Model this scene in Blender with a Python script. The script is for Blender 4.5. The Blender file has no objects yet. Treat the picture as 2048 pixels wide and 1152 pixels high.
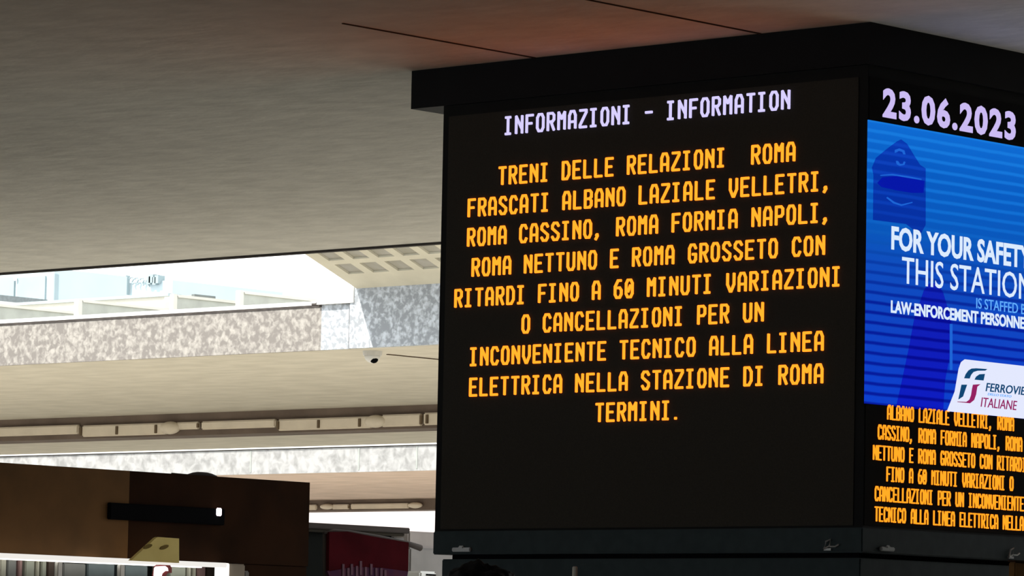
import bpy, bmesh, math, random
from mathutils import Vector, Matrix, noise
random.seed(7)
SC = bpy.context.scene
COL = SC.collection

# ------------------------------------------------------------------ camera
F = 8600.0                                   # focal length in pixels of a 2048 wide frame
YAW, PIT, ROL = (math.radians(a) for a in (41.97, 5.07, 1.134))
EYE = Vector((0, 0, 1.55))
FWD = Vector((-math.sin(YAW)*math.cos(PIT), math.cos(YAW)*math.cos(PIT), math.sin(PIT)))
_r0 = Vector((math.cos(YAW), math.sin(YAW), 0)); _u0 = _r0.cross(FWD)
RGT = _r0*math.cos(ROL) + _u0*math.sin(ROL)
UPV = -_r0*math.sin(ROL) + _u0*math.cos(ROL)
cam = bpy.data.cameras.new('camera'); camo = bpy.data.objects.new('camera', cam); COL.objects.link(camo)
cam.sensor_width = 36; cam.lens = F/2048*36; cam.clip_end = 2000
m = Matrix.Identity(4)
for i in range(3):
    m[i][0] = RGT[i]; m[i][1] = UPV[i]; m[i][2] = -FWD[i]; m[i][3] = EYE[i]
camo.matrix_world = m
SC.camera = camo
def ray(x, y): return FWD + RGT*((x-1024)/F) - UPV*((y-576)/F)
def onx(x, y, X): d = ray(x, y); return EYE + d*((X-EYE.x)/d.x)
def ony(x, y, Y): d = ray(x, y); return EYE + d*((Y-EYE.y)/d.y)
def onz(x, y, Z): d = ray(x, y); return EYE + d*((Z-EYE.z)/d.z)

# ------------------------------------------------------------------ light
w = bpy.data.worlds.new('sky'); SC.world = w; w.use_nodes = True
bg = w.node_tree.nodes['Background']
bg.inputs['Color'].default_value = (0.94, 0.98, 1.0, 1); bg.inputs['Strength'].default_value = 1.7
sl = bpy.data.lights.new('sun', 'SUN'); sl.energy = 5.6; sl.angle = 0.01; sl.color = (1.0, 0.95, 0.87)
so = bpy.data.objects.new('sun', sl); COL.objects.link(so)
so.rotation_euler = Vector((0.35, 0.75, -1.15)).to_track_quat('-Z', 'Y').to_euler()
so.location = (-20, 5, 30)
SC.view_settings.view_transform = 'Standard'; SC.view_settings.look = 'None'
SC.view_settings.exposure = 0.5; SC.view_settings.gamma = 1.0
SC.view_settings.use_curve_mapping = False

# ------------------------------------------------------------------ materials
def s2l(c): return tuple(((v/255)/12.92 if v/255 <= .04045 else ((v/255+.055)/1.055)**2.4) for v in c)
def mat(name, rgb, rough=.8, spec=.3, metal=0, bump=0, bscale=30, var=0, vscale=8, stretch=(1, 1, 1), rgb2=None, lo=.35, hi=.65):
    M = bpy.data.materials.new(name); M.use_nodes = True; nt = M.node_tree
    b = nt.nodes['Principled BSDF']
    b.inputs['Roughness'].default_value = rough; b.inputs['Specular IOR Level'].default_value = spec
    b.inputs['Metallic'].default_value = metal
    c = (*rgb, 1); b.inputs['Base Color'].default_value = c
    tc = nt.nodes.new('ShaderNodeTexCoord'); mp = nt.nodes.new('ShaderNodeMapping')
    mp.inputs['Scale'].default_value = stretch
    nt.links.new(tc.outputs['Object'], mp.inputs['Vector'])
    if rgb2 or var:
        n = nt.nodes.new('ShaderNodeTexNoise'); n.inputs['Scale'].default_value = vscale; n.inputs['Detail'].default_value = 4
        nt.links.new(mp.outputs[0], n.inputs['Vector'])
        r = nt.nodes.new('ShaderNodeValToRGB'); r.color_ramp.elements[0].position = lo; r.color_ramp.elements[1].position = hi
        c2 = rgb2 or tuple(v*(1-var) for v in rgb)
        r.color_ramp.elements[0].color = (*c2, 1); r.color_ramp.elements[1].color = c
        nt.links.new(n.outputs['Fac'], r.inputs['Fac']); nt.links.new(r.outputs['Color'], b.inputs['Base Color'])
    if bump:
        n2 = nt.nodes.new('ShaderNodeTexNoise'); n2.inputs['Scale'].default_value = bscale; n2.inputs['Detail'].default_value = 3
        nt.links.new(mp.outputs[0], n2.inputs['Vector'])
        bp = nt.nodes.new('ShaderNodeBump'); bp.inputs['Strength'].default_value = bump; bp.inputs['Distance'].default_value = .02
        nt.links.new(n2.outputs['Fac'], bp.inputs['Height']); nt.links.new(bp.outputs['Normal'], b.inputs['Normal'])
    return M
def emit(name, rgb, s=1.0):
    M = bpy.data.materials.new(name); M.use_nodes = True; nt = M.node_tree
    b = nt.nodes['Principled BSDF']; b.inputs['Base Color'].default_value = (.01, .01, .01, 1)
    b.inputs['Specular IOR Level'].default_value = 0
    b.inputs['Emission Color'].default_value = (*rgb, 1); b.inputs['Emission Strength'].default_value = s
    return M
def terrazzo(name, dark, light, scale, lo, hi):
    M = bpy.data.materials.new(name); M.use_nodes = True; nt = M.node_tree; b = nt.nodes['Principled BSDF']
    b.inputs['Roughness'].default_value = .85; b.inputs['Specular IOR Level'].default_value = .2
    tc = nt.nodes.new('ShaderNodeTexCoord')
    n = nt.nodes.new('ShaderNodeTexNoise'); n.inputs['Scale'].default_value = scale; n.inputs['Detail'].default_value = 2
    n.inputs['Distortion'].default_value = .4
    nt.links.new(tc.outputs['Object'], n.inputs['Vector'])
    r = nt.nodes.new('ShaderNodeValToRGB'); r.color_ramp.elements[0].position = lo; r.color_ramp.elements[1].position = hi
    r.color_ramp.elements[0].color = (*dark, 1); r.color_ramp.elements[1].color = (*light, 1)
    nt.links.new(n.outputs['Fac'], r.inputs['Fac']); nt.links.new(r.outputs['Color'], b.inputs['Base Color'])
    return M

M = {}
M['soffit'] = mat('soffit_paint', (.80, .76, .665), .9, .1, bump=.35, bscale=9, rgb2=(.69, .655, .57), vscale=5.5, stretch=(.8, 1.1, 1))
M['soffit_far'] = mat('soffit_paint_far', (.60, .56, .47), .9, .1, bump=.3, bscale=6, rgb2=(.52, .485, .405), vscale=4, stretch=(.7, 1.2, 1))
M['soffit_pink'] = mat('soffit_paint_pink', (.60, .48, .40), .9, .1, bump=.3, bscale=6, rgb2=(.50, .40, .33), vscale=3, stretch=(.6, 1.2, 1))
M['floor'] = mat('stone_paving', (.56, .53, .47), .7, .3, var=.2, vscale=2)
M['hall_bounce_layer'] = mat('hall_bounce_paving', (.40, .39, .365), .6, .3, var=.2, vscale=2)
M['wall'] = mat('grey_blocker_wall', (.10, .095, .09), .9, .2, var=.2)
M['terrazzo'] = terrazzo('terrazzo_warm', (.19, .175, .162), (.36, .34, .31), 24, .40, .70)
M['terrazzo_cool'] = terrazzo('terrazzo_cool', (.30, .32, .345), (.58, .62, .67), 26, .42, .66)
M['plaster'] = terrazzo('plaster_worn', (.235, .235, .232), (.37, .37, .366), 9, .32, .6)
M['plaster_pink'] = terrazzo('plaster_pale', (.40, .36, .36), (.48, .44, .44), 5, .3, .7)
M['white'] = mat('white_paint', (.85, .85, .83), .6, .3, var=.06)
M['frame_white'] = mat('white_frame', (.50, .50, .47), .6, .3, var=.05)
M['web'] = mat('grey_web', (.34, .36, .34), .7, .3, var=.15)
M['pale_blue'] = mat('pale_blue_sheet', (.32, .40, .43), .6, .3, var=.06)
M['cyan_wall'] = mat('pale_cyan_wall', (.40, .475, .495), .8, .2, var=.06, vscale=.4)
M['cyan_glass'] = mat('blue_grey_glazing', (.27, .335, .35), .7, .1, var=.1, vscale=.5)
M['roof_dark'] = mat('dark_roof_metal', (.16, .18, .18), .7, .3, var=.2)
M['brown_beam'] = mat('brown_beam', (.16, .12, .095), .8, .2, var=.25, vscale=3)
M['cream'] = mat('cream_plastic', (.66, .585, .47), .6, .3, var=.08)
M['cream_dk'] = mat('cream_bracket', (.14, .10, .06), .7, .2, var=.2)
M['drip'] = mat('dark_drip_edge', (.07, .06, .055), .8, .2, var=.4, vscale=12)
M['joint'] = mat('dark_joint', (.09, .06, .04), .9, .1, var=.3)
M['cap'] = mat('black_metal', (.005, .005, .006), .6, .08, var=.2)
M['cab'] = mat('charcoal_metal', (.008, .008, .008), .6, .06, var=.2)
M['led_off'] = mat('unlit_led_face', (.029, .025, .019), .75, .15, var=.25, vscale=200)
M['led_off2'] = mat('unlit_led_face_side', (.012, .0115, .011), .8, .04, var=.25, vscale=200)
M['trim'] = mat('blue_grey_metal', (.022, .034, .038), .6, .12, var=.2, vscale=20)
M['latch'] = mat('grey_latch', (.30, .31, .31), .45, .5, metal=.3, var=.1)
M['led_orange'] = emit('orange_led', (1.0, .215, .012), 1.6)
M['led_orange2'] = emit('amber_led', (1.0, .27, .012), 1.1)
M['led_white'] = emit('cold_white_led', (.66, .60, 1.0), .75)
M['date_white'] = emit('lilac_white_led', (.60, .50, .90), .7)
M['text_white'] = emit('screen_white', (.72, .84, 1.0), .7)
M['text_blue'] = emit('screen_pale_blue', (.12, .42, 1.0), .7)
M['fig'] = emit('screen_figure_blue', (.001, .030, .42), 1.0)
M['fig2'] = emit('screen_dark_blue', (.001, .008, .40), .7)
M['fig3'] = emit('screen_violet_blue', (.004, .010, .48), 1.0)
M['fig_l'] = emit('screen_light_blue', (.012, .13, .68), .7)
M['fig_ll'] = emit('screen_line_blue', (.010, .22, .85), .7)
M['logo_bg'] = emit('screen_logo_white', (.78, .82, 1.0), .7)
M['logo_teal'] = emit('screen_teal', (.004, .06, .17), .7)
M['logo_mag'] = emit('screen_magenta', (.30, .015, .12), .7)
M['logo_lilac'] = emit('screen_lilac', (.42, .38, .80), .7)
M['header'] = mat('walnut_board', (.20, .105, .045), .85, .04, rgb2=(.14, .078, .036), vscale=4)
M['header_dk_shade'] = mat('dark_and_shaded_walnut', (.036, .015, .007), .85, .04, rgb2=(.022, .010, .005), vscale=4)  # dark wood, and the shade painted onto the header's right half
M['black'] = mat('black_board', (.003, .003, .004), .8, .03, var=.2)
M['case_fill'] = emit('case_fill_strip', (1.0, .95, .88), 2)
M['rail_glow'] = emit('rail_painted_glow', (1.0, .96, .90), .62)
M['lamp'] = emit('white_lamp', (1.0, .86, .92), 2.2)
M['rail'] = mat('steel_rail', (.80, .77, .72), .25, .5, metal=.6, var=.05)
M['strip_post_glow'] = emit('lit_tube_and_post_glow', (1.0, .95, .88), 1.2)
M['yellow'] = mat('yellow_card', (.95, .76, .28), .6, .1, rgb2=(.88, .69, .24), vscale=6)
M['olive'] = mat('brown_spot', (.22, .14, .02), .7, .2, var=.1)
M['red'] = mat('red_plastic', (.30, .02, .02), .5, .4, var=.1)
M['crimson'] = mat('crimson_cloth', (.055, .004, .007), .9, .03, var=.35, vscale=6)
M['pinkish'] = mat('mauve_print', (.075, .024, .04), .9, .03, rgb2=(.05, .02, .05), vscale=12)
M['pole'] = mat('grey_pole', (.07, .058, .054), .7, .1, metal=0, var=.1)
M['beige'] = mat('beige_panel', (.40, .33, .26), .7, .2, var=.12, vscale=4)
M['greyblock'] = mat('grey_concrete', (.26, .245, .235), .85, .2, var=.15, vscale=5)
M['darkgreen'] = mat('dark_grey_metal', (.012, .014, .013), .8, .05, var=.2)
M['browngrey'] = mat('brown_grey_metal', (.085, .075, .06), .8, .05, var=.4, vscale=4)
M['hair'] = mat('black_hair', (.006, .006, .007), .7, .2, var=.3, vscale=60)
M['skin'] = mat('skin', (.42, .25, .17), .6, .3, var=.08)
M['shirt'] = mat('dark_shirt', (.03, .035, .05), .9, .1, var=.2)
M['trousers'] = mat('dark_trousers', (.03, .03, .03), .9, .1, var=.2)
M['shoe'] = mat('black_shoe', (.012, .012, .012), .5, .4, var=.2)
M['tan'] = mat('tan_wood', (.20, .10, .035), .9, .02, rgb2=(.09, .05, .022), vscale=5)
M['white_cam'] = mat('white_housing', (.62, .61, .58), .4, .4, var=.05)
M['glass'] = mat('clear_pane', (.9, .95, .95), .05, .5)
_b = M['glass'].node_tree.nodes['Principled BSDF']; _b.inputs['Transmission Weight'].default_value = 1.0; _b.inputs['IOR'].default_value = 1.02
PACK = [mat('pack_grey', (.20, .20, .19), .6, .3, var=.2), mat('pack_rose', (.30, .18, .17), .6, .3, var=.2), mat('pack_sage', (.34, .35, .29), .6, .3, var=.2),
        mat('pack_brown', (.06, .038, .028), .6, .3, var=.2), mat('pack_cream', (.46, .44, .36), .6, .3, var=.2), mat('pack_slate', (.13, .16, .17), .6, .3, var=.2)]

def screen_material(name='blue_video_picture', tint=None, gain=.7):
    Mt = bpy.data.materials.new(name); Mt.use_nodes = True; nt = Mt.node_tree; b = nt.nodes['Principled BSDF']
    b.inputs['Base Color'].default_value = (.01, .01, .01, 1); b.inputs['Specular IOR Level'].default_value = 0
    tc = nt.nodes.new('ShaderNodeTexCoord'); sp = nt.nodes.new('ShaderNodeSeparateXYZ'); nt.links.new(tc.outputs['Object'], sp.inputs[0])
    mr = nt.nodes.new('ShaderNodeMapRange'); mr.inputs['From Min'].default_value = 2.52; mr.inputs['From Max'].default_value = 3.55
    nt.links.new(sp.outputs['Z'], mr.inputs['Value'])
    def ramp(src, els):
        r = nt.nodes.new('ShaderNodeValToRGB'); e = r.color_ramp.elements
        e[0].position, e[0].color = els[0][0], (*els[0][1], 1); e[1].position, e[1].color = els[-1][0], (*els[-1][1], 1)
        for p, c in els[1:-1]: q = e.new(p); q.color = (*c, 1)
        nt.links.new(src, r.inputs['Fac']); return r.outputs['Color']
    A = ramp(mr.outputs[0], [(0, (.003, .05, .62)), (.25, (.004, .055, .55)), (.5, (.004, .075, .52)), (.62, (.002, .095, .50)), (.85, (.002, .11, .55)), (1, (.004, .15, .66))])
    B = ramp(mr.outputs[0], [(0, (.001, .010, .34)), (.35, (.001, .012, .32)), (.5, (.002, .045, .40)), (.6, (.003, .10, .50)), (.7, (.004, .15, .64)), (1, (.008, .20, .75))])
    mu = nt.nodes.new('ShaderNodeMath'); mu.operation = 'MULTIPLY'; mu.inputs[1].default_value = 2*math.pi/.0365
    nt.links.new(sp.outputs['Z'], mu.inputs[0])
    n = nt.nodes.new('ShaderNodeTexNoise'); n.inputs['Scale'].default_value = 6; nt.links.new(tc.outputs['Object'], n.inputs['Vector'])
    ad = nt.nodes.new('ShaderNodeMath'); ad.operation = 'ADD'; nt.links.new(mu.outputs[0], ad.inputs[0]); nt.links.new(n.outputs['Fac'], ad.inputs[1])
    sn = nt.nodes.new('ShaderNodeMath'); sn.operation = 'SINE'; nt.links.new(ad.outputs[0], sn.inputs[0])
    fr = nt.nodes.new('ShaderNodeMapRange'); fr.inputs['From Min'].default_value = .1; fr.inputs['From Max'].default_value = .9
    nt.links.new(sn.outputs[0], fr.inputs['Value'])
    mx = nt.nodes.new('ShaderNodeMix'); mx.data_type = 'RGBA'
    nt.links.new(fr.outputs[0], mx.inputs['Factor']); nt.links.new(A, mx.inputs['A']); nt.links.new(B, mx.inputs['B'])
    out = mx.outputs['Result']
    if tint:
        tm = nt.nodes.new('ShaderNodeMix'); tm.data_type = 'RGBA'; tm.blend_type = 'MULTIPLY'; tm.inputs['Factor'].default_value = 1
        nt.links.new(out, tm.inputs['A']); tm.inputs['B'].default_value = (*tint, 1); out = tm.outputs['Result']
    nt.links.new(out, b.inputs['Emission Color']); b.inputs['Emission Strength'].default_value = gain
    return Mt
M['video'] = screen_material()
M['fig'] = screen_material('picture_shade_blue', (.5, .30, .72))
M['fig3'] = screen_material('picture_violet_blue', (1.0, .22, .88))

# ------------------------------------------------------------------ mesh helpers
class MB:
    """collects shapes, given in world coordinates, for one mesh"""
    def __init__(self): self.bm = bmesh.new()
    def box(self, a, b, bev=0):
        a, b = Vector(a), Vector(b); lo = Vector(map(min, a, b)); hi = Vector(map(max, a, b))
        r = bmesh.ops.create_cube(self.bm, size=1)['verts']
        for v in r: v.co = Vector((lo[i] + (v.co[i]+.5)*(hi[i]-lo[i]) for i in range(3)))
        if bev:
            es = list({e for v in r for e in v.link_edges})
            bmesh.ops.bevel(self.bm, geom=es, offset=bev, segments=2, affect='EDGES')
        return self
    def prism(self, pts, d):
        """polygon pts (Vectors) extruded by d"""
        d = Vector(d)
        A = [self.bm.verts.new(p) for p in pts]; B = [self.bm.verts.new(Vector(p)+d) for p in pts]
        n = len(pts); self.bm.faces.new(A); self.bm.faces.new(B[::-1])
        for i in range(n): self.bm.faces.new((A[i], B[i], B[(i+1) % n], A[(i+1) % n]))
        return self
    def tube(self, pts, rad, n=10):
        pts = [Vector(p) for p in pts]; rings = []
        for i, p in enumerate(pts):
            t = (pts[min(i+1, len(pts)-1)] - pts[max(i-1, 0)]).normalized()
            s = t.orthogonal().normalized() if abs(t.z) > .95 else t.cross(Vector((0, 0, 1))).normalized()
            q = t.cross(s); rr = rad[i] if isinstance(rad, (list, tuple)) else rad
            rings.append([self.bm.verts.new(p + (s*math.cos(2*math.pi*k/n) + q*math.sin(2*math.pi*k/n))*rr) for k in range(n)])
        for a, b in zip(rings, rings[1:]):
            for k in range(n): self.bm.faces.new((a[k], a[(k+1) % n], b[(k+1) % n], b[k]))
        self.bm.faces.new(rings[0][::-1]); self.bm.faces.new(rings[-1])
        return self
    def ball(self, c, r, sc=(1, 1, 1), sub=3, cut=None):
        vs = bmesh.ops.create_icosphere(self.bm, subdivisions=sub, radius=1)['verts']
        for v in vs:
            if cut and v.co.z*cut < 0: v.co.z = 0
            v.co = Vector(c) + Vector((v.co.x*r*sc[0], v.co.y*r*sc[1], v.co.z*r*sc[2]))
        return self
    def build(self, name, material, parent=None, smooth=False):
        bmesh.ops.recalc_face_normals(self.bm, faces=self.bm.faces[:])
        me = bpy.data.meshes.new(name); self.bm.to_mesh(me); self.bm.free()
        return link(name, me, material, parent, smooth)
ROOTLOC = {}
def link(name, me, material, parent=None, smooth=False):
    o = bpy.data.objects.new(name, me); COL.objects.link(o)
    me.materials.append(material)
    if smooth:
        for p in me.polygons: p.use_smooth = True
    if parent is not None:
        L = ROOTLOC[parent.name]; ROOTLOC[o.name] = L
        me.transform(Matrix.Translation(-L)); o.parent = parent
    else:
        xs = [v.co for v in me.vertices]
        L = Vector(((min(v.x for v in xs)+max(v.x for v in xs))/2, (min(v.y for v in xs)+max(v.y for v in xs))/2, min(v.z for v in xs)))
        me.transform(Matrix.Translation(-L)); o.location = L; ROOTLOC[o.name] = L
    return o
def thing(name, loc, label, cat, group=None):
    o = bpy.data.objects.new(name, None); COL.objects.link(o); o.location = loc; o.empty_display_size = .2
    ROOTLOC[o.name] = Vector(loc); return tag(o, label, cat, group)
def tag(o, label, cat, group=None):
    o['label'] = label; o['category'] = cat
    if group: o['group'] = group
    return o
def struct(o): o['kind'] = 'structure'; return o
def B(a, b, bev=0): return MB().box(a, b, bev)

# ------------------------------------------------------------------ setting
ZC = 3.9
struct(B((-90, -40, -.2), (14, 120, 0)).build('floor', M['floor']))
struct(B((-90, -40, 0), (2, 17.2, .004)).build('floor', M['hall_bounce_layer']))  # unseen paving layer, added and toned to set the upward bounce light
struct(B((-90, -17, ZC), (2, 17.34, ZC+.38)).build('ceiling', M['soffit']))
struct(B((-90, 17.34, ZC-.012), (2, 17.375, ZC+.40)).build('trim_1', M['drip']))
struct(MB().prism([Vector(v) for v in ((2, -22, 0), (2, 8.5, 0), (-5, 8.5, 0), (-5, 45, 0), (-4.8, 45, 0), (-4.8, 8.7, 0), (2.2, 8.7, 0), (2.2, -22, 0))], (0, 0, ZC)).build('wall_right_blocker', M['wall']))  # unseen wall, placed to keep gap light off the display's side
struct(B((-10.931, 11.19, ZC-.004), (-10.923, 12.255, ZC+.01)).build('trim_2', M['joint']))
struct(B((-9.822, 9.5, ZC-.004), (-9.814, 12.255, ZC+.01)).build('trim_3', M['joint']))

# ------------------------------------------------------------------ information display
DX0, DX1, DY0, DY1 = -11.42, -9.335, 12.275, 13.335
disp = thing('information_display', ((DX0+DX1)/2, (DY0+DY1)/2, 0), 'large black two-sided station information display with orange lettering, hanging under the ceiling', 'display')
B((DX0, DY0, 2.08), (DX1, DY1, 3.75)).build('cabinet', M['cab'], disp)
B((-11.585, 12.262, 3.748), (-9.317, 13.40, ZC)).build('cap', M['cap'], disp)
B((DX0-.004, DY0-.006, 1.99), (DX1+.004, DY1+.004, 2.08), .004).build('bottom_trim', M['trim'], disp)
B((DX0+.05, DY0+.05, 1.97), (DX1-.05, DY1-.05, 1.99)).build('neck', M['black'], disp)
B((-11.382, DY0+.002, 0), (DX1-.01, DY1-.02, 1.972), .004).build('plinth', M['trim'], disp)
scr = B((-11.388, DY0-.004, 2.088), (-9.375, DY0+.01, 3.705)).build('message_screen', M['led_off'], disp)
def latch(c, ax):
    b = MB()
    if ax == 'x':
        b.box((c[0]-.048, c[1]-.012, c[2]-.009), (c[0]+.048, c[1]+.002, c[2]+.007), .003); b.box((c[0]-.014, c[1]-.014, c[2]), (c[0]+.014, c[1], c[2]+.014), .004)
    else:
        b.box((c[0]-.002, c[1]-.04, c[2]-.008), (c[0]+.012, c[1]+.04, c[2]+.007), .003); b.box((c[0], c[1]-.012, c[2]), (c[0]+.014, c[1]+.012, c[2]+.013), .004)
    b.build('latch', M['latch'], disp)
latch((-11.265, DY0-.006, 2.009), 'x')
latch((DX1+.004, 12.41, 2.008), 'y')
# open latch on the right of the front: a bent loop
def open_latch(o, ax):
    b = MB()
    P = lambda u, v: Vector((o[0]+u, o[1]-.008, o[2]+v)) if ax == 'x' else Vector((o[0]+.008, o[1]+u, o[2]+v))
    b.tube([P(.0, 0), P(.008, .026), P(.028, .034), P(.024, .010), P(.0, 0)], .0035, 6)
    b.tube([P(.026, .008), P(.05, .008), P(.066, .016)], .003, 6)
    b.box(P(-.002, -.006), P(.03, .002) + Vector((0, .008, 0) if ax == 'x' else (-.008, 0, 0)))
    b.build('latch', M['latch'], disp)
open_latch((-9.497, DY0-.004, 2.004), 'x'); open_latch((DX1+.004, 13.16, 2.004), 'y')

G = {  # stroke lettering on a 4 x 8 grid
 'A': [[(0, 0), (0, 6), (1, 8), (3, 8), (4, 6), (4, 0)], [(0, 3), (4, 3)]],
 'B': [[(0, 0), (0, 8), (3, 8), (4, 7), (4, 5), (3, 4.1), (0, 4.1)], [(3, 4.1), (4, 3), (4, 1), (3, 0), (0, 0)]],
 'C': [[(4, 6.4), (3, 8), (1, 8), (0, 6.4), (0, 1.6), (1, 0), (3, 0), (4, 1.6)]],
 'D': [[(0, 0), (0, 8), (2.6, 8), (4, 6), (4, 2), (2.6, 0), (0, 0)]],
 'E': [[(4, 8), (0, 8), (0, 0), (4, 0)], [(0, 4.1), (3.2, 4.1)]],
 'F': [[(4, 8), (0, 8), (0, 0)], [(0, 4.1), (3.2, 4.1)]],
 'G': [[(4, 6.4), (3, 8), (1, 8), (0, 6.4), (0, 1.6), (1, 0), (3, 0), (4, 1.2), (4, 3.6), (2.2, 3.6)]],
 'I': [[(.1, 8), (3, 8)], [(1.55, 8), (1.55, 0)], [(.1, 0), (3, 0)]],
 'L': [[(0, 8), (0, 0), (4, 0)]],
 'M': [[(0, 0), (0, 8), (2, 5), (4, 8), (4, 0)]],
 'N': [[(0, 0), (0, 8), (4, 1.6)], [(4, 0), (4, 8)]],
 'O': [[(1, 0), (0, 1.6), (0, 6.4), (1, 8), (3, 8), (4, 6.4), (4, 1.6), (3, 0), (1, 0)]],
 'P': [[(0, 0), (0, 8), (3, 8), (4, 7), (4, 4.6), (3, 3.6), (0, 3.6)]],
 'R': [[(0, 0), (0, 8), (3, 8), (4, 7), (4, 5), (3, 4), (0, 4)], [(2, 4), (4, 0)]],
 'S': [[(4, 6.6), (3, 8), (1, 8), (0, 6.8), (0, 5.4), (4, 2.7), (4, 1.3), (3, 0), (1, 0), (0, 1.4)]],
 'T': [[(0, 8), (4, 8)], [(2, 8), (2, 0)]],
 'U': [[(0, 8), (0, 1.5), (1, 0), (3, 0), (4, 1.5), (4, 8)]],
 'V': [[(0, 8), (0, 3.2), (1.7, 0), (2.3, 0), (4, 3.2), (4, 8)]],
 'Z': [[(0, 8), (4, 8), (4, 7), (0, 1), (0, 0), (4, 0)]],
 '6': [[(3.6, 8), (1.8, 8), (0, 5.2), (0, 1.5), (1, 0), (3, 0), (4, 1.5), (4, 3.4), (3, 4.6), (.2, 4.6)]],
 '0': [[(1, 0), (0, 1.6), (0, 6.4), (1, 8), (3, 8), (4, 6.4), (4, 1.6), (3, 0), (1, 0)], [(1.3, 2.6), (2.7, 5.4)]],
 ',': [[(1.1, 1.2), (1.3, .4), (.2, -1.1)], [(.6, .9), (1.3, .5)]],
 '.': [[(.7, .2), (1.1, .2)]], '-': [[(.2, 4.1), (3.8, 4.1)]], ' ': []}
def led_line(text, org, ux, pitch, gw, gh, th, depth, nrm, name, material, parent):
    """one mesh per word; org = world point of the first glyph's lower left stroke centre; ux = reading direction"""
    ux = Vector(ux); uz = Vector((0, 0, 1)); nrm = Vector(nrm); org = Vector(org); h = th/2
    pt = lambda i, p: org + ux*(i*pitch + p[0]/4*gw) + uz*(p[1]/8*gh)
    i = 0
    for word in text.split(' '):
        b = MB()
        for ch in word:
            for line in G[ch]:
                for k, (p, q) in enumerate(zip(line, line[1:])):
                    P, Q = pt(i, p), pt(i, q); t = (Q-P).normalized(); s = t.cross(nrm)
                    e = t*h*.55
                    b.prism([P-e-s*h, P-e*1.5, P-e+s*h, Q+e+s*h, Q+e*1.5, Q+e-s*h], nrm*depth)
            i += 1
        i += 1
        if word: b.build(name, material, parent)
        else: b.bm.free()
YL = DY0-.004
LINES = [("INFORMAZIONI - INFORMATION", 3.610), ("TRENI DELLE RELAZIONI  ROMA", 3.416), ("FRASCATI ALBANO LAZIALE VELLETRI,", 3.300), ("ROMA CASSINO, ROMA FORMIA NAPOLI,", 3.185),
         ("ROMA NETTUNO E ROMA GROSSETO CON", 3.066), ("RITARDI FINO A 60 MINUTI VARIAZIONI", 2.949), ("O CANCELLAZIONI PER UN", 2.835), ("INCONVENIENTE TECNICO ALLA LINEA", 2.718),
         ("ELETTRICA NELLA STAZIONE DI ROMA", 2.600), ("TERMINI.", 2.485)]
PITCH, TH = .0545, .0094
for i, (t, z) in enumerate(LINES):
    n = len(t); x0 = -10.388 - (n*PITCH - .016)/2 + TH/2 + (.006 if i in (2, 3, 4, 7, 8) else 0)
    led_line(t, (x0, YL, z+TH/2), (1, 0, 0), PITCH, .0305, .0735-TH, TH, .006, (0, -1, 0), 'title_word' if i == 0 else 'message_word', M['led_white' if i == 0 else 'led_orange'], scr)

# right-hand face
XF = DX1
side = B((XF-.01, 12.283, 2.088), (XF+.002, 13.325, 3.705)).build('side_screen', M['led_off2'], disp)
SL = ["ALBANO LAZIALE VELLETRI, ROMA", "CASSINO, ROMA FORMIA NAPOLI, ROMA", "NETTUNO E ROMA GROSSETO CON RITARDI", "FINO A 60 MINUTI VARIAZIONI O", "CANCELLAZIONI PER UN INCONVENIENTE", "TECNICO ALLA LINEA ELETTRICA NELLA"]
SZ = [2.461, 2.387, 2.312, 2.238, 2.165, 2.092]
for t, z in zip(SL, SZ):
    p = .0272; n = len(t)
    led_line(t, (XF+.002, 12.800-(n*p-.007)/2+.0028, z+.0028+.012), (0, 1, 0), p, .0168, .049, .0055, .004, (1, 0, 0), 'side_message_word', M['led_orange2'], side)
pic = B((XF, 12.275, 2.524), (XF+.004, 13.322, 3.547)).build('video_picture', M['video'], disp)
# the picture's pattern uses heights: keep it in world height
def on_side(pts, off, name, material, parent, d=.0015):
    """polygons given as (y, z) on the side face"""
    b = MB()
    for pl in pts: b.prism([Vector((XF+off, y, z)) for y, z in pl], (d, 0, 0))
    return b.build(name, material, parent)
def px(pl): return [(lambda v: (v.y, v.z))(onx(x, y, XF)) for x, y in pl]
def text_mesh(txt, bold=0, extrude=0, shear=0, track=1):
    c = bpy.data.curves.new('lettering', 'FONT'); c.body = txt; c.offset = bold; c.extrude = extrude; c.shear = shear; c.space_character = track; c.resolution_u = 3
    o = bpy.data.objects.new('lettering', c); COL.objects.link(o)
    dg = bpy.context.evaluated_depsgraph_get(); me = bpy.data.meshes.new_from_object(o.evaluated_get(dg))
    bpy.data.objects.remove(o); bpy.data.curves.remove(c); return me
def face_text(txt, y0, y1, z0, z1, off, name, material, parent, bold=0, shear=0, track=1):
    """fills the given rectangle; one mesh per word"""
    full = text_mesh(txt, bold, .01, shear, track); X = [v.co.x for v in full.vertices]; Y = [v.co.y for v in full.vertices]
    x0, x1, lo, hi = min(X), max(X), min(Y), max(Y); bpy.data.meshes.remove(full)
    words = txt.split(' ')
    for k, wd in enumerate(words):
        me = text_mesh(wd, bold, .01, shear, track); dx = 0
        pre = ' '.join(words[:k+1])
        pm = text_mesh(pre, bold, .01, shear, track); dx = max(v.co.x for v in pm.vertices) - max(v.co.x for v in me.vertices); bpy.data.meshes.remove(pm)
        for v in me.vertices:
            a = (v.co.x+dx-x0)/(x1-x0); c = (v.co.y-lo)/(hi-lo); e = 1 if v.co.z > 0 else 0
            v.co = Vector((XF+off+.0015*e, y0+a*(y1-y0), z0+c*(z1-z0)))
        link(name, me, material, parent)
face_text("23.06.2023", 12.361, 13.189, 3.565, 3.677, .002, 'date_line', M['date_white'], side, .038, 0, 1.16)
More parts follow.
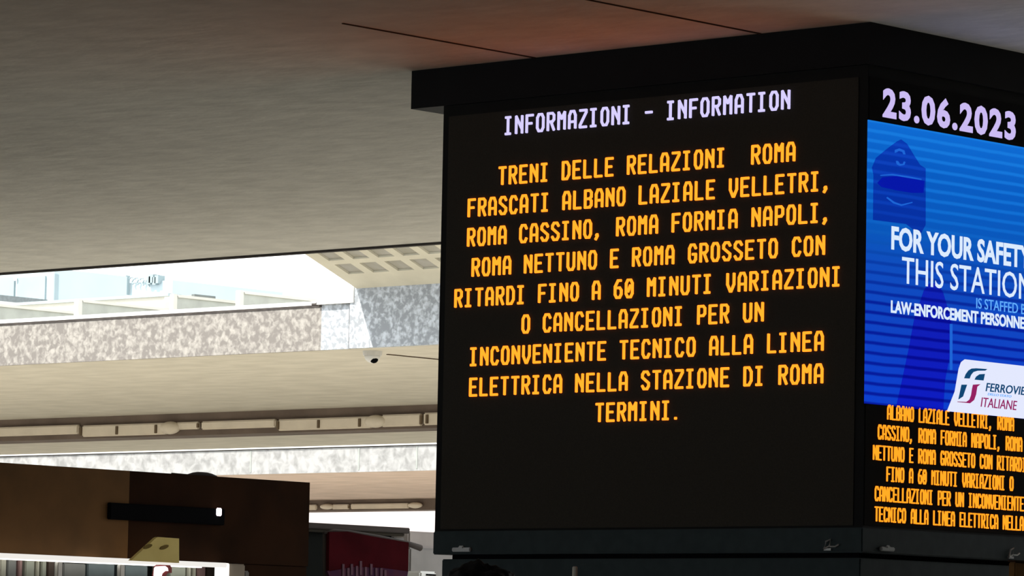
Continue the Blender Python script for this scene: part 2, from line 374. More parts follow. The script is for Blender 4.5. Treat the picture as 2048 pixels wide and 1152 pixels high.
# officer's head with a peaked cap, in blue shades of the picture
fig = on_side([px([(1742, 335), (1750, 316), (1773, 297), (1792, 283), (1800, 279), (1812, 288), (1824, 308), (1838, 330), (1849, 337), (1849, 450), (1838, 470), (1810, 448), (1744, 440), (1745, 350)])], .004, 'picture_figure', M['fig'], pic)
on_side([px([(1752, 366), (1762, 355), (1790, 352), (1822, 358), (1846, 362), (1844, 386), (1822, 386), (1790, 381), (1760, 374)])], .0055, 'picture_visor', M['fig2'], pic)
ring = [(1787+0, 300), (1796, 297), (1806, 301), (1808, 309), (1804, 309), (1802, 304), (1795, 302), (1790, 305), (1787, 306)]
on_side([px(ring), px([(1789, 322), (1793, 322), (1797, 328), (1803, 328), (1805, 323), (1808, 324), (1806, 330), (1797, 332), (1791, 329)]),
         px([(1758, 350), (1782, 348), (1815, 353), (1840, 358), (1840, 360), (1815, 356), (1782, 351), (1758, 352)]),
         px([(1772, 394), (1786, 404), (1800, 409), (1822, 404), (1822, 406), (1800, 412), (1784, 407), (1770, 396)])], .0055, 'picture_highlight', M['fig_l'], pic)
on_side([px([(1826, 640), (1846, 580), (1858, 566), (1872, 566), (1884, 585), (1900, 640), (1900, 700), (1888, 760), (1884, 822), (1790, 815), (1800, 770), (1815, 700)])], .004, 'picture_figure', M['fig3'], pic)
on_side([px([(1897, 648), (1902, 648), (1902, 740), (1897, 740)])], .0055, 'picture_highlight', M['fig_l'], pic)
face_text("FOR YOUR SAFETY", 12.418, 13.292, 3.089, 3.176, .0055, 'picture_headline', M['text_white'], pic, .03)
face_text("THIS STATION", 12.484, 13.296, 2.972, 3.070, .0055, 'picture_headline', M['text_white'], pic, .002)
face_text("IS STAFFED BY", 12.944, 13.292, 2.916, 2.955, .0055, 'picture_caption', M['text_blue'], pic, .0)
face_text("LAW-ENFORCEMENT PERSONNEL", 12.420, 13.280, 2.860, 2.906, .0055, 'picture_caption', M['text_white'], pic, .03)
on_side([[(12.768, 2.5245), (12.815, 2.60), (12.838, 2.685), (12.852, 2.710), (12.875, 2.722), (13.322, 2.722), (13.322, 2.5245)]], .0055, 'logo_field', M['logo_bg'], pic)
q = lambda pl: px([(1860+a/7.2, 700+b/7.2) for a, b in pl])
on_side([q([(468, 408), (490, 350), (530, 295), (575, 268), (640, 264), (800, 275), (770, 298), (660, 300), (600, 318), (565, 360), (545, 412)]),
         q([(618, 428), (640, 385), (690, 350), (765, 345), (745, 440)]),
         q([(430, 500), (508, 500), (470, 610), (450, 670), (385, 712)])], .007, 'logo_letter', M['logo_teal'], pic)
on_side([q([(595, 500), (700, 493), (655, 530), (638, 640), (610, 720), (550, 768), (370, 750), (372, 742), (500, 748), (545, 715), (568, 650), (582, 560)])], .007, 'logo_letter', M['logo_mag'], pic)
face_text("FERROVIE", 13.006, 13.262, 2.612, 2.644, .007, 'logo_caption', M['logo_teal'], pic, .01, .2)
face_text("DELLO STATO", 13.02, 13.17, 2.598, 2.607, .007, 'logo_caption', M['text_blue'], pic, .0, .2)
face_text("ITALIANE", 12.976, 13.208, 2.553, 2.588, .007, 'logo_caption', M['logo_mag'], pic, .0, .2)

# ------------------------------------------------------------------ canopy over the next platform
Y1 = 22.85
c1 = thing('platform_canopy', (-22, 27, ZC), 'beige platform canopy with speckled stone edge beyond the open gap', 'canopy')
XS = -22.46                                     # where the cool stone begins
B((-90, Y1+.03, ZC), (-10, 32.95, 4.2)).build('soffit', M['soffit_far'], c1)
B((-90, Y1, ZC-.004), (XS, Y1+.03, 4.218)).build('stone_edge', M['terrazzo'], c1)
B((-90, Y1-.004, 4.218), (XS, Y1+.04, 4.236)).build('drip_edge', M['drip'], c1)
B((-90, Y1+.02, 4.228), (XS, Y1+.16, 4.268)).build('coping', M['white'], c1)
B((XS, Y1, ZC-.004), (-22.17, Y1+.03, 4.24)).build('stone_edge', M['terrazzo_cool'], c1)
B((-22.15, Y1-.02, ZC-.004), (-10, Y1+.03, 4.36)).build('stone_edge', M['terrazzo_cool'], c1)
B((-22.17, Y1-.004, ZC), (-22.15, Y1+.02, 4.24)).build('joint', M['drip'], c1)
B((-22.485, Y1-.03, 4.236), (-22.105, Y1+.1, 4.36)).build('end_block', M['white'], c1)
B((-22.56, Y1-.008, 4.236), (-22.50, Y1+.02, 4.25)).prism([Vector((-22.52, Y1-.005, 4.25)), Vector((-22.488, Y1-.005, 4.285)), Vector((-22.488, Y1-.005, 4.25))], (0, .02, 0)).build('flashing', M['drip'], c1)
B((-90, 28.13, 3.69), (-10, 28.5, ZC)).build('beam', M['brown_beam'], c1)
_p = onz(775, 708, ZC); _q = onz(880, 724, ZC)
B((_p.x-.012, min(_p.y, _q.y), ZC-.006), (_p.x+.012, max(_p.y, _q.y)-.0, ZC+.01)).build('joint', M['joint'], c1)
for X in (-40, -15): pass

def luminaire(p0, p1, Y, z0, z1, ticks, bulge, label, mt='cream'):
    a = ony(p0, 850, Y).x; b = ony(p1, 850, Y).x
    r = thing('linear_luminaire', ((a+b)/2, Y, z0), label, 'light', 'luminaires along the canopy beams')
    B((a, Y-.05, z0), (b, Y, z1), .012).build('housing', M[mt], r)
    for t in ticks:
        x = ony(t, 850, Y).x; B((x-.015, Y-.062, z0+.012), (x+.015, Y-.045, z1-.018), .003).build('bracket', M['cream_dk'], r)
    if bulge:
        x = ony(bulge, 850, Y).x
        MB().ball((x, Y-.04, (z0+z1)/2+.005), 1, (.13, .055, (z1-z0)/2+.006), 3).build('end_cap', M[mt], r, True)
    return r
Z0, Z1 = 3.705, 3.815
luminaire(1, 163, 28.13, 3.735, Z1+.01, (), None, 'slim grey cream luminaire at the far left of the nearer canopy beam')
luminaire(171, 338, 28.13, Z0, Z1, (170, 242, 320), 347, 'long cream luminaire with three dark brackets above the left end of the dark kiosk header')
luminaire(358, 403, 28.13, 3.745, Z1, (404,), None, 'short cream luminaire left of centre on the nearer canopy beam')
luminaire(409, 557, 28.13, 3.738, Z1, (), None, 'plain slim cream luminaire between the two bracketed ones on the nearer beam')
luminaire(562, 748, 28.13, Z0, Z1-.005, (564, 645, 727), 757, 'long cream luminaire with three brackets below the dome camera')
luminaire(769, 848, 28.13, Z0+.005, Z1+.005, (850,), None, 'cream luminaire next to the black display on the nearer canopy beam')
luminaire(853, 930, 28.13, Z0+.01, Z1+.01, (862,), None, 'cream luminaire half hidden behind the black display edge')

cp = onz(745, 702, ZC)
cm = thing('dome_camera', (cp.x, cp.y, ZC), 'small white dome security camera under the front edge of the beige canopy', 'camera')
MB().tube([cp + Vector((0, 0, .002)), cp + Vector((0, 0, -.035))], [.075, .07], 20).build('housing', M['white_cam'], cm, False)
MB().ball(cp + Vector((0, 0, -.03)), .062, (1, 1, 1), 3, -1).build('dome', M['white_cam'], cm, True)
_t = RGT*.012 - FWD*.02 - Vector((0, 0, .062)); MB().ball(cp + _t, .034, (1, 1, .9), 2).build('lens', M['black'], cm, True)

# coffered inclined soffit between the canopies
cf = thing('coffered_soffit', (-20, 22, 4.34), 'cream coffered soffit with square recesses rising above the stone edge', 'soffit')
lo = ony(713, 577, Y1-.02); hi = onx(605, 505, lo.x)
dY, dZ = hi.y-lo.y, hi.z-lo.z; L = math.hypot(dY, dZ)
ex = Vector((1, 0, 0)); es = Vector((0, dY/L, dZ/L)); en = ex.cross(es)
if en.y > 0: en = -en                       # outward normal, towards the platform gap
P0 = Vector((lo.x, lo.y, lo.z))
def plane_uv(x, y):
    d = ray(x, y); t = (P0-EYE).dot(en)/d.dot(en); p = EYE + d*t - P0; return p.dot(ex), p.dot(es)
cu = [plane_uv(430+x/3.84, 460+y/3.84) for x, y in ((1030, 296), (1230, 285), (1430, 274), (1610, 262))]
cv = [plane_uv(430+x/3.84, 460+y/3.84) for x, y in ((870, 195), (1070, 181), (1270, 171), (1475, 158))]
pu = (cu[3][0]-cu[0][0])/3; v0 = sum(c[1] for c in cu)/4; v1 = sum(c[1] for c in cv)/4; u0 = cu[0][0]
pv = v1-v0
cw = pu*.33; chh = pv*.36
nr = 4; nc = 26
b = MB()
W = lambda u, v, n=0: P0 + ex*u + es*v + en*n
def slab(u0_, u1_, v0_, v1_, n0, n1): b.prism([W(u0_, v0_, n0), W(u1_, v0_, n0), W(u1_, v1_, n0), W(u0_, v1_, n0)], en*(n1-n0))
U1 = u0 + pu*nc; VT = v0 + pv*(nr-.5)
vb = [0]
for j in range(nr):
    slab(0, U1, vb[-1], v0+pv*j-chh, -.02, 0); vb.append(v0+pv*j+chh)
    us = 0
    for i in range(nc):
        slab(us, u0+pu*i-cw, v0+pv*j-chh, v0+pv*j+chh, -.02, 0); us = u0+pu*i+cw
    slab(us, U1, v0+pv*j-chh, v0+pv*j+chh, -.02, 0)
slab(0, U1, vb[-1], VT, -.02, 0)
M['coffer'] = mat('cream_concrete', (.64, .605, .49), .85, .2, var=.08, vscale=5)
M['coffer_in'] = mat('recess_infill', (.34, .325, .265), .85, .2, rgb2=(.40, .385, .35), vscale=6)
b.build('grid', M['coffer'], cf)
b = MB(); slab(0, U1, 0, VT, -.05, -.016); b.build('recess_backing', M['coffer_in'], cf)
B((lo.x, Y1-.02, 4.34), (U1+lo.x, Y1+.1, 4.36)).build('sill', M['coffer'], cf)

# skylight bars on the canopy roof
def skylight(pxx, ytop, ybot, wpx, label, yfar=27.5, tilt=0):
    a = ony(pxx, ytop, 23.15); bb = ony(pxx+wpx, ytop, 23.15); zb = 4.2
    r = thing('skylight_frame', ((a.x+bb.x)/2, 25, zb), label, 'skylight', 'skylight frames on the canopy roof')
    x0, x1, zt = a.x, bb.x, a.z
    B((x0, 23.15, zb), (x1, 23.19, zt), .003).build('end_post', M['frame_white'], r)
    B((x0-.004, 23.195, zt-.025), (x1+.006, yfar, zt-.004)).build('top_rail', M['frame_white'], r)
    B((x0+.006, 23.18, zb), (x1-.006, yfar, zt-.025)).build('web_panel', M['web'], r)
    B((x0+.002, 24.3, zb), (x1+.002, 24.36, zt-.025)).build('post', M['frame_white'], r)
skylight(-60, 603, 640, 12, 'leftmost white skylight frame on the roof, its post outside the picture')
skylight(148, 598, 626, 10, 'second white skylight frame from the left, below the pale cyan building')
skylight(339, 588, 615, 9, 'third white skylight frame, at the end of the pale roof kerb')
skylight(471, 581, 607, 10, 'rightmost white skylight frame, nearest the coffered soffit')
k0 = ony(20, 611, 26.0); k1 = ony(343, 588, 26.0)
kb = thing('roof_kerb', ((k0.x+k1.x)/2, 26, 4.2), 'long pale blue metal roof kerb behind the skylight frames', 'kerb')
B((k0.x-3, 25.98, 4.2), (k1.x, 26.1, k1.z)).build('kerb_wall', M['frame_white'], kb)
B((k0.x-3, 25.96, k1.z-.02), (k1.x, 26.12, k1.z+.005)).build('kerb_flashing', M['pale_blue'], kb)
# low duct on roof
d0 = ony(346, 604, 24.5); d1 = ony(404, 604, 24.5)
du = thing('roof_duct', ((d0.x+d1.x)/2, 24.5, 4.2), 'low grey roof duct with dark end cap right of the third skylight frame', 'duct')
B((d0.x, 24.4, 4.2), (d1.x, 24.6, d1.z+.05)).build('casing', M['web'], du)
B((d1.x, 24.38, 4.2), (d1.x+.035, 24.62, d1.z+.055)).build('end_cap', M['roof_dark'], du)

# far buildings above the roof
bc = ony(108, 570, 150); top = onx(190, 546, bc.x).z; farY = onx(254, 560, bc.x).y
bd = thing('cyan_building', (bc.x-10, 160, 0), 'hazy pale cyan building with large blue grey glazing beyond the roof', 'building')
B((bc.x-30, 150, 0), (bc.x, farY, top)).build('wall', M['cyan_wall'], bd)
for a, c in ((-60, -2), (2, 30), (37, 92)):
    p = ony(a, 556, 150); q2 = ony(c, 594, 150)
    B((p.x, 149.9, q2.z-.2), (q2.x, 150.05, p.z)).build('window', M['cyan_glass'], bd)
p = ony(30, 557, 149.8); MB().ball(p, .13, (1, .4, 1), 2).build('lamp', M['white'], bd, True)
p = onx(112, 560, bc.x); B((bc.x-.05, p.y-.15, 0), (bc.x+.06, p.y+.15, top-.3)).build('corner_strip', M['cyan_glass'], bd)
rp = ony(-40, 586, 120); rq = onx(92, 600, rp.x)
lr = thing('low_roof', (rp.x, 120, 0), 'low dark edged roof in front of the cyan building at far left', 'roof')
B((rp.x-8, rp.y, 0), (rp.x, rq.y, rp.z-.25)).build('wall', M['white'], lr)
B((rp.x-8, rp.y-.2, rp.z-.25), (rp.x+.1, rq.y, rp.z)).build('roof_edge', M['roof_dark'], lr)
hb = thing('hazy_building', (ony(290, 580, 190).x, 190, 0), 'hazy white building with hooked roof posts right of the cyan building', 'building')
p = ony(258, 566, 190); q2 = ony(345, 574, 190)
B((p.x-3, 190, 0), (q2.x, 200, p.z)).build('wall', M['cyan_wall'], hb)
pa, pb = ony(253, 551, 189.7), ony(258, 590, 189.9)
B((pa.x, 189.6, pb.z), (pb.x, 189.95, pa.z)).build('pillar', M['cyan_glass'], hb)
for hx, hy in ((264, 556), (274, 557), (285, 558), (297, 561)):
    pts = [ony(hx-5, hy+2, 189.8), ony(hx-3, hy-1, 189.8), ony(hx+1, hy-1, 189.8), ony(hx+3, hy+3, 189.8), ony(hx, hy+8, 189.8), ony(hx+2, hy+12, 189.8)]
    MB().tube(pts, .055, 6).build('hooked_post', M['cyan_glass'], hb)
for hx, hy, rr in ((308, 559, .16), (313, 556, .2), (319, 560, .15), (324, 557, .17)):
    p = ony(hx, hy, 190.2); B((p.x-rr, 189.7, p.z-.35), (p.x+rr, 190.3, p.z+rr)).build('roof_unit', M['cyan_glass'], hb)

# ------------------------------------------------------------------ canopies further back
Y2 = 37.5
c2 = thing('platform_canopy', (-36, 41, ZC), 'pinkish beige platform canopy with worn pale plaster edge, behind the nearer canopy', 'canopy')
B((-110, Y2+.03, ZC), (-15, 46.5, 4.15)).build('soffit', M['soffit_pink'], c2)
B((-110, Y2, ZC-.004), (-15, Y2+.03, 4.195)).build('plaster_edge', M['plaster'], c2)
B((-110, Y2+.006, 4.195), (-15, Y2+.03, 4.21)).build('shadow_gap', M['drip'], c2)
B((-110, Y2-.02, 4.207), (-15, Y2+.2, 4.26)).build('coping', M['white'], c2)
for t in (502, 718, 834):
    x = ony(t, 910, Y2).x; B((x-.012, Y2-.004, ZC+.02), (x+.012, Y2+.01, 4.19)).build('joint', M['web'], c2)
B((-110, 43.8, 3.745), (-15, 44.2, ZC)).build('beam', M['brown_beam'], c2)
luminaire(560, 640, 43.8, 3.76, 3.835, (), None, 'orange beige luminaire on the farther beam, behind the kiosk header')
luminaire(672, 705, 43.8, 3.765, 3.835, (707,), 662, 'short pale luminaire with rounded end on the farther canopy beam')
luminaire(709, 824, 43.8, 3.765, 3.838, (), 838, 'long pale pinkish luminaire on the farther beam left of the display')
Y3 = 52.0
c3 = thing('platform_canopy', (-50, 55, ZC-.2), 'sunlit white pink canopy edge farthest back, above the grey stall', 'canopy')
B((-130, Y3, 3.66), (-25, Y3+.05, 4.5)).build('plaster_edge', M['plaster_pink'], c3)
B((-130, Y3+.05, 3.9), (-25, 60, 4.4)).build('soffit', M['soffit_pink'], c3)

# ------------------------------------------------------------------ kiosk with brown header
KX = -14.0
hz1 = 2.394; hz0 = 2.006; ye = onx(619, 1000, KX).y; ys = onx(258, 1000, KX).y
ki = thing('kiosk_header', (KX-.6, 12.9, 0), 'dark brown kiosk front with long header board and black sign slot, lower left', 'kiosk')
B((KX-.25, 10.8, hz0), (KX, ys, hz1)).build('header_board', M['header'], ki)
B((KX-.25, ys, hz0-.0), (KX, ye, hz1)).build('header_board', M['header_dk_shade'], ki)  # shade on the header, painted as a darker board
yp = onx(478, 1120, KX).y
B((KX-.25, yp, 0), (KX-.002, ye-.002, hz0+.002), .006).build('end_post', M['header_dk_shade'], ki)
B((KX-1.6, 10.8, 0), (KX-.9, ye-.3, hz0)).build('back_panel', M['greyblock'], ki)
B((KX-1.6, 10.8, hz1-.05), (KX-.25, ye-.02, hz1)).build('roof_board', M['header_dk_shade'], ki)
p, q2 = onx(215, 1005, KX), onx(428, 1050, KX)
sb = B((KX-.01, p.y, q2.z), (KX+.02, q2.y+.05, p.z), .004).build('sign_box', M['black'], ki)
p = onx(437, 1024, KX+.02); B((KX+.018, p.y-.016, p.z-.018), (KX+.03, p.y+.014, p.z+.018), .004).build('sign_lamp', M['lamp'], sb)
p = onx(405, 946, KX-.06)
hp = [Vector((KX-.06, p.y+t, hz1+.003+.006*math.sin(math.pi*(t+.09)/.18))) for t in (-.09, -.06, -.03, 0, .03, .06, .09)]
tag(MB().tube(hp, [.004, .009, .011, .011, .011, .009, .004], 8).tube([hp[0]+Vector((.02, .0, -.004)), hp[0]+Vector((.02, -.12, -.002))], .006, 6).build('cable_loop', M['pole'], None, True), 'small grey cable loop lying on top of the brown kiosk header', 'cable')
# glazed display case below the header
ce = onx(452, 1130, KX+.08).y
GX = KX+.06
gc = thing('display_case', (KX-.3, 11.9, 0), 'glazed display case with bright steel top rail under the brown kiosk header', 'display case')
B((GX-.02, 10.8, hz0-.024), (GX+.03, ce, hz0-.003), .004).build('top_rail', M['rail_glow'], gc)  # steel rail; its brightness is put in as glow, no lamp here
B((GX-.5, 10.8, 0), (GX+.02, ce, .95)).build('base_cabinet', M['greyblock'], gc)
B((GX-.004, 10.8, .95), (GX, ce, hz0-.03)).build('glass_pane', M['glass'], gc)
for t, wd in ((117, 7), (242, 7)):
    y = onx(t, 1135, GX).y; B((GX-.012, y-.014, .95), (GX+.012, y+.014, hz0-.03), .003).build('mullion', M['rail'], gc)
y = onx(444, 1135, GX).y; B((GX-.02, y-.03, .95), (GX+.02, y+.03, hz0-.004), .004).build('end_post', M['strip_post_glow'], gc)  # white post whose brightness is put in as glow, not a tube
B((GX-.5, 10.8, 1.55), (GX-.03, ce, 1.58)).build('shelf', M['rail'], gc)
B((KX-.075, 10.85, hz0-.026), (KX-.045, ce-.03, hz0-.006)).build('case_fill_strip', M['case_fill'], gc)  # hidden glowing strip, added to brighten the packs
p, q2 = onx(157, 1122, GX-.03), onx(206, 1127, GX-.03)
B((GX-.05, p.y, q2.z), (GX-.03, q2.y, p.z)).build('lamp_strip', M['strip_post_glow'], gc)
B((GX-.51, 10.8, .95), (GX-.49, ce, hz0-.01)).build('back_panel', M['greyblock'], gc)
packs = [(2, 14, 1112, 4, 'tall cream pack at the left edge of the glazed case'), (16, 34, 1116, 0, 'grey pack second from the left in the glazed case'), (38, 46, 1118, 1, 'narrow rose coloured pack in the glazed case'),
         (52, 70, 1120, 2, 'sage green pack beside the rose pack in the glazed case'), (74, 80, 1121, 4, 'very thin bright cream pack in the glazed case'), (84, 94, 1122, 2, 'narrow sage pack left of the dark brown one in the glazed case'),
         (96, 110, 1122, 3, 'dark brown pack left of the first mullion of the glazed case'), (128, 172, 1128, 0, 'wide grey pack under the lit strip in the glazed case'), (176, 230, 1128, 5, 'wide slate blue pack left of the second mullion in the glazed case'),
         (250, 296, 1132, 5, 'slate pack just left of the white letter in the glazed case'), (340, 372, 1130, 2, 'pale sage pack right of the white letter in the glazed case'), (376, 383, 1134, 4, 'thin cream pack in the right half of the glazed case'),
         (387, 393, 1134, 4, 'thin cream pack nearer the white end post of the glazed case'), (396, 412, 1132, 1, 'rose brown pack by the white end post of the glazed case'), (415, 430, 1132, 3, 'dark pack next to the white end post of the glazed case')]
for a, c, yt, mi, lb in packs:
    X = GX-.16; p, q2 = onx(a, yt, X), onx(c, yt, X)
    o = B((X-.12, p.y, 1.58), (X, q2.y, q2.z), .004).build('goods_pack', PACK[mi]); tag(o, lb, 'pack', 'packs on the shelf of the glazed case')
# letter sign in the case
p, q2 = onx(304, 1127, GX+.03), onx(338, 1170, GX+.03)
ls = thing('letter_sign', (GX+.02, (p.y+q2.y)/2, q2.z), 'white rounded letter sign with red outline on the glazed case', 'sign')
P2 = lambda x, y, X: Vector((X, onx(x, y, X).y, onx(x, y, X).z))
r_out = [(308, 1132), (313, 1129), (332, 1129), (336, 1136), (336, 1146), (328, 1146), (324, 1152), (324, 1175), (302, 1175), (304, 1150)]
MB().prism([P2(x, y, GX) for x, y in r_out], (.025, 0, 0)).build('red_backing', M['red'], ls)
r_in = [(308, 1136), (311, 1133), (327, 1132), (332, 1136), (333, 1142), (327, 1142), (321, 1147), (319, 1156), (319, 1172), (307, 1172), (307, 1150)]
M['lit_letter'] = emit('lit_white_letter', (1, .95, .94), 1.2)
MB().prism([P2(x, y, GX+.025) for x, y in r_in], (.012, 0, 0)).build('letter', M['lit_letter'], ls)
# yellow card
yl = thing('yellow_card', (GX+.05, onx(310, 1118, GX+.05).y, hz0-.01), 'yellow slant sided card with dark oval spots standing on the case rail', 'card')
XY = GX+.035
MB().prism([P2(x, y, XY) for x, y in ((256, 1121), (306, 1076), (310, 1074), (352, 1077), (352, 1126))], (.02, 0, 0)).build('card_face', M['yellow'], yl)
for cx, cy in ((295, 1093), (328, 1094.5)):
    MB().prism([P2(cx + 8.5*math.cos(t)*1.0 + 2.0*math.sin(t), cy - 4.2*math.cos(t)*.9 + 3.2*math.sin(t), XY+.02) for t in [k*math.pi/8 for k in range(16)]], (.003, 0, 0)).build('spot', M['olive'], yl)
# beige block right of the case
p, q2 = onx(455, 1127, GX), onx(491, 1150, GX)
bb = thing('beige_cabinet', (GX-.1, (p.y+q2.y)/2, 0), 'narrow beige cabinet between the glazed case and the dark post', 'cabinet')
B((KX+.003, p.y, 0), (GX, q2.y, p.z), .006).build('body', M['beige'], bb)
p3 = onx(503, 1142, GX); B((KX+.003, q2.y+.003, 0), (GX-.01, p3.y, p3.z), .006).build('side_panel', M['greyblock'], bb)

# ------------------------------------------------------------------ grey stall with crimson banner
SX = -15.5
p0, p1 = onx(600, 1046, SX), onx(815, 1056, SX)
st = thing('grey_stall', (SX-.5, (p0.y+p1.y)/2, 0), 'dark grey stall with brownish top board behind the crimson banner', 'stall')
zt = p1.z; zb = onx(700, 1062, SX).z
B((SX-1.2, p0.y-.8, zt-.03), (SX+.02, p1.y, zt), .004).build('top_edge', M['pole'], st)
B((SX-1.2, p0.y-.8, zt-.045), (SX+.0, p1.y-.02, zt-.028), .004).build('top_board', M['browngrey'], st)
B((SX-1.2, p0.y-.8, 0), (SX-.04, p1.y-.08, zt-.045)).build('body', M['darkgreen'], st)
B((SX-1.2, p1.y-.08, 0), (SX-.02, p1.y-.0, zt-.05), .004).build('corner_post', M['greyblock'], st)
BX = -15.2
bn = thing('crimson_banner', (BX, onx(730, 1100, BX).y, 0), 'dark crimson cloth banner hanging from a slanting pole', 'banner')
MB().prism([P2(x, y, BX) for x, y in ((653, 1064), (690, 1063), (740, 1073), (812, 1085), (811, 1143), (760, 1136), (700, 1134), (652, 1143))], (.02, 0, 0)).build('cloth', M['crimson'], bn)
MB().tube([P2(648, 1066, BX-.0), P2(668, 1061, BX), P2(700, 1064, BX), P2(760, 1075, BX), P2(815, 1087, BX), P2(841, 1096, BX)], [.008, .008, .009, .011, .014, .017], 8).build('arm', M['pole'], bn, True)
MB().tube([P2(650, 1066, BX-.02), P2(650, 1180, BX-.02), Vector((BX-.02, P2(650, 1180, BX-.02).y, 0))], .012, 8).build('upright', M['pole'], bn, True)
lt = MB()
for x, y0, y1 in ((686, 1128, 1152), (696, 1136, 1154), (703, 1128, 1150), (713, 1132, 1153), (721, 1122, 1150), (731, 1134, 1152), (742, 1128, 1150), (752, 1136, 1152), (762, 1136, 1152), (770, 1140, 1154)):
    lt.prism([P2(x-2.4, y0, BX+.02), P2(x+2, y0, BX+.02), P2(x+2, y1, BX+.02), P2(x-2.4, y1, BX+.02)], (.004, 0, 0))
MB().prism([P2(x, y, BX+.004) for x, y in ((650, 1142), (700, 1133), (760, 1135), (812, 1142), (806, 1175), (664, 1175))], (.016, 0, 0)).build('lower_print', M['pinkish'], bn)
M['script'] = mat('mauve_script', (.12, .055, .08), .8, .2, var=.2)
lt.build('lettering', M['script'], bn)
# grey pier right of the stall
WX = -16.6
a, c = onx(818, 1062, WX), onx(905, 1062, WX)
gp = thing('grey_pier', (WX-.2, (a.y+c.y)/2, 0), 'pale grey concrete pier between the banner and the black display', 'pier')
M['pier'] = mat('pier_concrete', (.36, .32, .30), .85, .2, var=.15, vscale=5)
B((WX-.5, a.y, 0), (WX, c.y, a.z), .01).build('shaft', M['pier'], gp)
B((WX-.5, a.y-.02, 0), (WX+.03, c.y, onx(840, 1096, WX).z), .01).build('lower_casing', M['greyblock'], gp)
p = onx(857, 1147, -16.2)
wb = thing('white_light_box', (-16.2, p.y, 0), 'small white box with black slot at the bottom edge beside the display', 'box')
B((-16.35, p.y-.065, 0), (-16.2, p.y+.07, p.z+.012), .01).build('body', M['white'], wb)
B((-16.202, p.y-.02, p.z-.012), (-16.194, p.y+.055, p.z-.003)).build('slot', M['black'], wb)

# ------------------------------------------------------------------ pole and tan post
p = ony(1150, 1133, 11.6)
gpo = thing('grey_pole', (p.x, p.y, 0), 'thin light grey upright pole in front of the display base', 'pole')
M['pole_l'] = mat('light_grey_pole', (.45, .43, .39), .5, .4, metal=.2, var=.1)
MB().tube([Vector((p.x, p.y, 0)), Vector((p.x, p.y, p.z-.004)), Vector((p.x, p.y, p.z))], [.0095, .0095, .007], 14).build('shaft', M['pole_l'], gpo, True)
MB().tube([Vector((p.x, p.y, 0)), Vector((p.x, p.y, .02))], [.13, .11], 24).build('foot', M['pole'], gpo)
p = onx(2031, 1124, -8.6)
tp = thing('tan_post', (-8.7, p.y+.2, 0), 'brown wooden panel in the bottom right corner, below the orange side lettering', 'panel')
B((-8.63, p.y, 0), (-8.6, p.y+.5, p.z), .004).build('panel', M['tan'], tp)
B((-8.632, p.y-.004, p.z), (-8.598, p.y+.5, p.z+.006), .002).build('edge_strip', M['header_dk_shade'], tp)

# ------------------------------------------------------------------ person in front of the display, only the hair reaches into the picture
def skin_mesh(name, nodes, edges, sub=2):
    """nodes: name -> (x, y, z, r)"""
    me = bpy.data.meshes.new(name); ks = list(nodes); me.from_pydata([nodes[k][:3] for k in ks], [(ks.index(a), ks.index(b)) for a, b in edges], [])
    o = bpy.data.objects.new(name, me); COL.objects.link(o)
    md = o.modifiers.new('skin', 'SKIN'); md.use_smooth_shade = True
    for i, k in enumerate(ks): me.skin_vertices[0].data[i].radius = (nodes[k][3], nodes[k][3] if len(nodes[k]) < 5 else nodes[k][4])
    me.skin_vertices[0].data[0].use_root = True
    sd = o.modifiers.new('sub', 'SUBSURF'); sd.levels = sub; sd.render_levels = sub
    dg = bpy.context.evaluated_depsgraph_get(); out = bpy.data.meshes.new_from_object(o.evaluated_get(dg))
    bpy.data.objects.remove(o); return out
hd = EYE + ray(962, 1122)*9.1
pr = thing('person', (hd.x, hd.y, 0), 'person with tousled black hair seen from behind before the display', 'person')
H = hd.z-.02                                   # top of the skull
N = {'pelvis': (0, 0, .93, .13), 'waist': (0, .0, 1.08, .125), 'chest': (0, .0, 1.28, .145), 'neckb': (0, 0, 1.43, .075), 'neck': (0, .015, 1.50, .055), 'jaw': (0, .03, H-.18, .065), 'head': (0, .02, H-.10, .085), 'crown': (0, .01, H-.045, .07),
     'nose': (0, .125, H-.125, .012)}
E_ = [('pelvis', 'waist'), ('waist', 'chest'), ('chest', 'neckb'), ('neckb', 'neck'), ('neck', 'jaw'), ('jaw', 'head'), ('head', 'crown'), ('head', 'nose')]
for s, k in ((-1, 'l'), (1, 'r')):
    N.update({'sh'+k: (.17*s, 0, 1.40, .06), 'el'+k: (.23*s, -.02, 1.13, .042), 'wr'+k: (.25*s, .03, .88, .027), 'pa'+k: (.255*s, .045, .80, .032),
              'hip'+k: (.10*s, 0, .86, .088), 'kn'+k: (.11*s, .01, .48, .058), 'an'+k: (.115*s, -.01, .09, .04), 'to'+k: (.125*s, .13, .04, .035), 'ear'+k: (.085*s, .0, H-.12, .014)})
    E_ += [('chest', 'sh'+k), ('sh'+k, 'el'+k), ('el'+k, 'wr'+k), ('wr'+k, 'pa'+k), ('pelvis', 'hip'+k), ('hip'+k, 'kn'+k), ('kn'+k, 'an'+k), ('an'+k, 'to'+k), ('head', 'ear'+k)]
    for j, (dy, ln) in enumerate(((.032, .072), (.011, .082), (-.011, .076), (-.031, .06))):
        N.update({f'f{j}a{k}': (.257*s, .047+dy, .765, .010), f'f{j}b{k}': (.252*s, .050+dy, .765-ln*.55, .009), f'f{j}c{k}': (.240*s, .052+dy, .765-ln, .008)})
        E_ += [('pa'+k, f'f{j}a{k}'), (f'f{j}a{k}', f'f{j}b{k}'), (f'f{j}b{k}', f'f{j}c{k}')]
    N.update({'ta'+k: (.245*s, .085, .82, .011), 'tb'+k: (.238*s, .102, .785, .010), 'tc'+k: (.230*s, .108, .755, .009)}); E_ += [('wr'+k, 'ta'+k), ('ta'+k, 'tb'+k), ('tb'+k, 'tc'+k)]
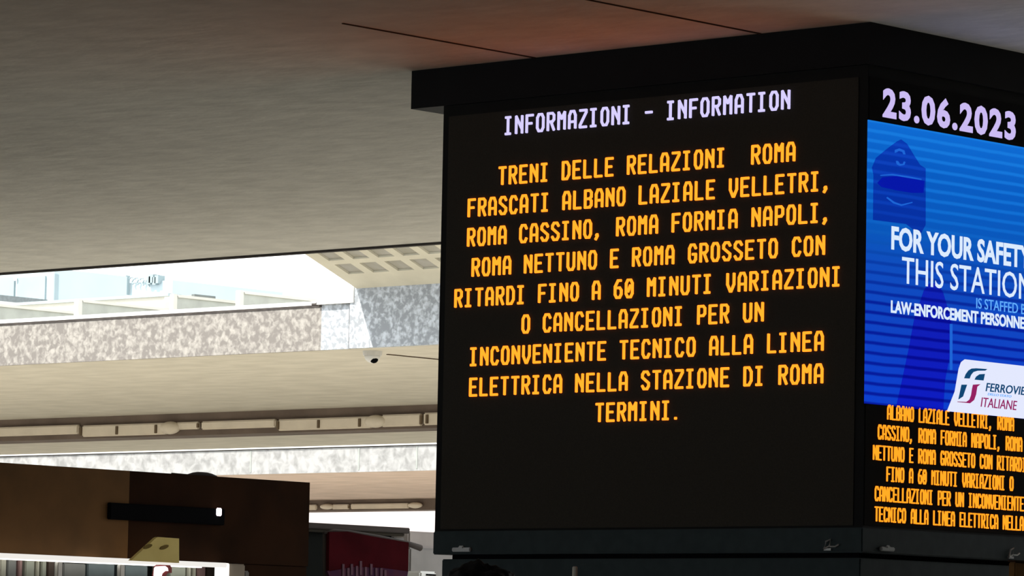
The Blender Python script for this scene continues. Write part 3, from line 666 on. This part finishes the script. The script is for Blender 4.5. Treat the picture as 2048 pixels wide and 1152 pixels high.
PR = Matrix.Translation(Vector((hd.x, hd.y, 0))) @ Matrix.Rotation(YAW, 4, 'Z')
def body_part(name, nodes, edges, material):
    me = skin_mesh(name, nodes, edges); me.transform(PR); return link(name, me, material, pr, True)
body_part('body', N, E_, M['skin'])
gr = lambda k, d, dz=0: (*N[k][:2], N[k][2]+dz, N[k][3]+d)
S = {'pelvis': gr('pelvis', .012), 'waist': gr('waist', .014), 'chest': gr('chest', .012), 'neckb': gr('neckb', .008, -.02)}
SE = [('pelvis', 'waist'), ('waist', 'chest'), ('chest', 'neckb')]
Tn = {'pelvis': gr('pelvis', .016, -.01)}; TE = []
for k in 'lr':
    S.update({'sh'+k: gr('sh'+k, .012), 'el'+k: gr('el'+k, .014), 'wr'+k: gr('wr'+k, .012, .04)}); SE += [('chest', 'sh'+k), ('sh'+k, 'el'+k), ('el'+k, 'wr'+k)]
    Tn.update({'hip'+k: gr('hip'+k, .016), 'kn'+k: gr('kn'+k, .018), 'an'+k: gr('an'+k, .022, .01)}); TE += [('pelvis', 'hip'+k), ('hip'+k, 'kn'+k), ('kn'+k, 'an'+k)]
body_part('shirt', S, SE, M['shirt']); body_part('trousers', Tn, TE, M['trousers'])
for k in 'lr':
    body_part('shoe', {'a': (N['an'+k][0], -.06, .045, .05), 'b': (N['an'+k][0], .05, .04, .05), 'c': (N['to'+k][0], .17, .032, .036)}, [('a', 'b'), ('b', 'c')], M['shoe'])
for s in (-1, 1):
    me = MB(); me.ball(PR @ Vector((.034*s, .098, H-.105)), .013, sub=2); me.build('eye', M['white_cam'], pr, True)
me = MB(); me.box(Vector((-.024, .0, -.004)), Vector((.024, .006, .004)), .002)
for v in me.bm.verts: v.co = PR @ (v.co + Vector((0, .098, H-.175)))
me.build('mouth', M['red'], pr)
hb_ = MB(); vs = bmesh.ops.create_icosphere(hb_.bm, subdivisions=5, radius=1)['verts']
for v in vs:
    n = v.co.normalized()
    f = 1 + .16*noise.noise(n*2.3 + Vector((3.1, .4, 1.7))) + .07*noise.noise(n*7) + .04*noise.noise(n*16)
    q = Vector((n.x*.100, n.y*.112, n.z*.110))*f
    if n.y > .35 and n.z < .35: q.y *= .55                      # leave the face open
    v.co = PR @ (q + Vector((0, -.005, H-.093)))
hb_.build('hair', M['hair'], pr, True)
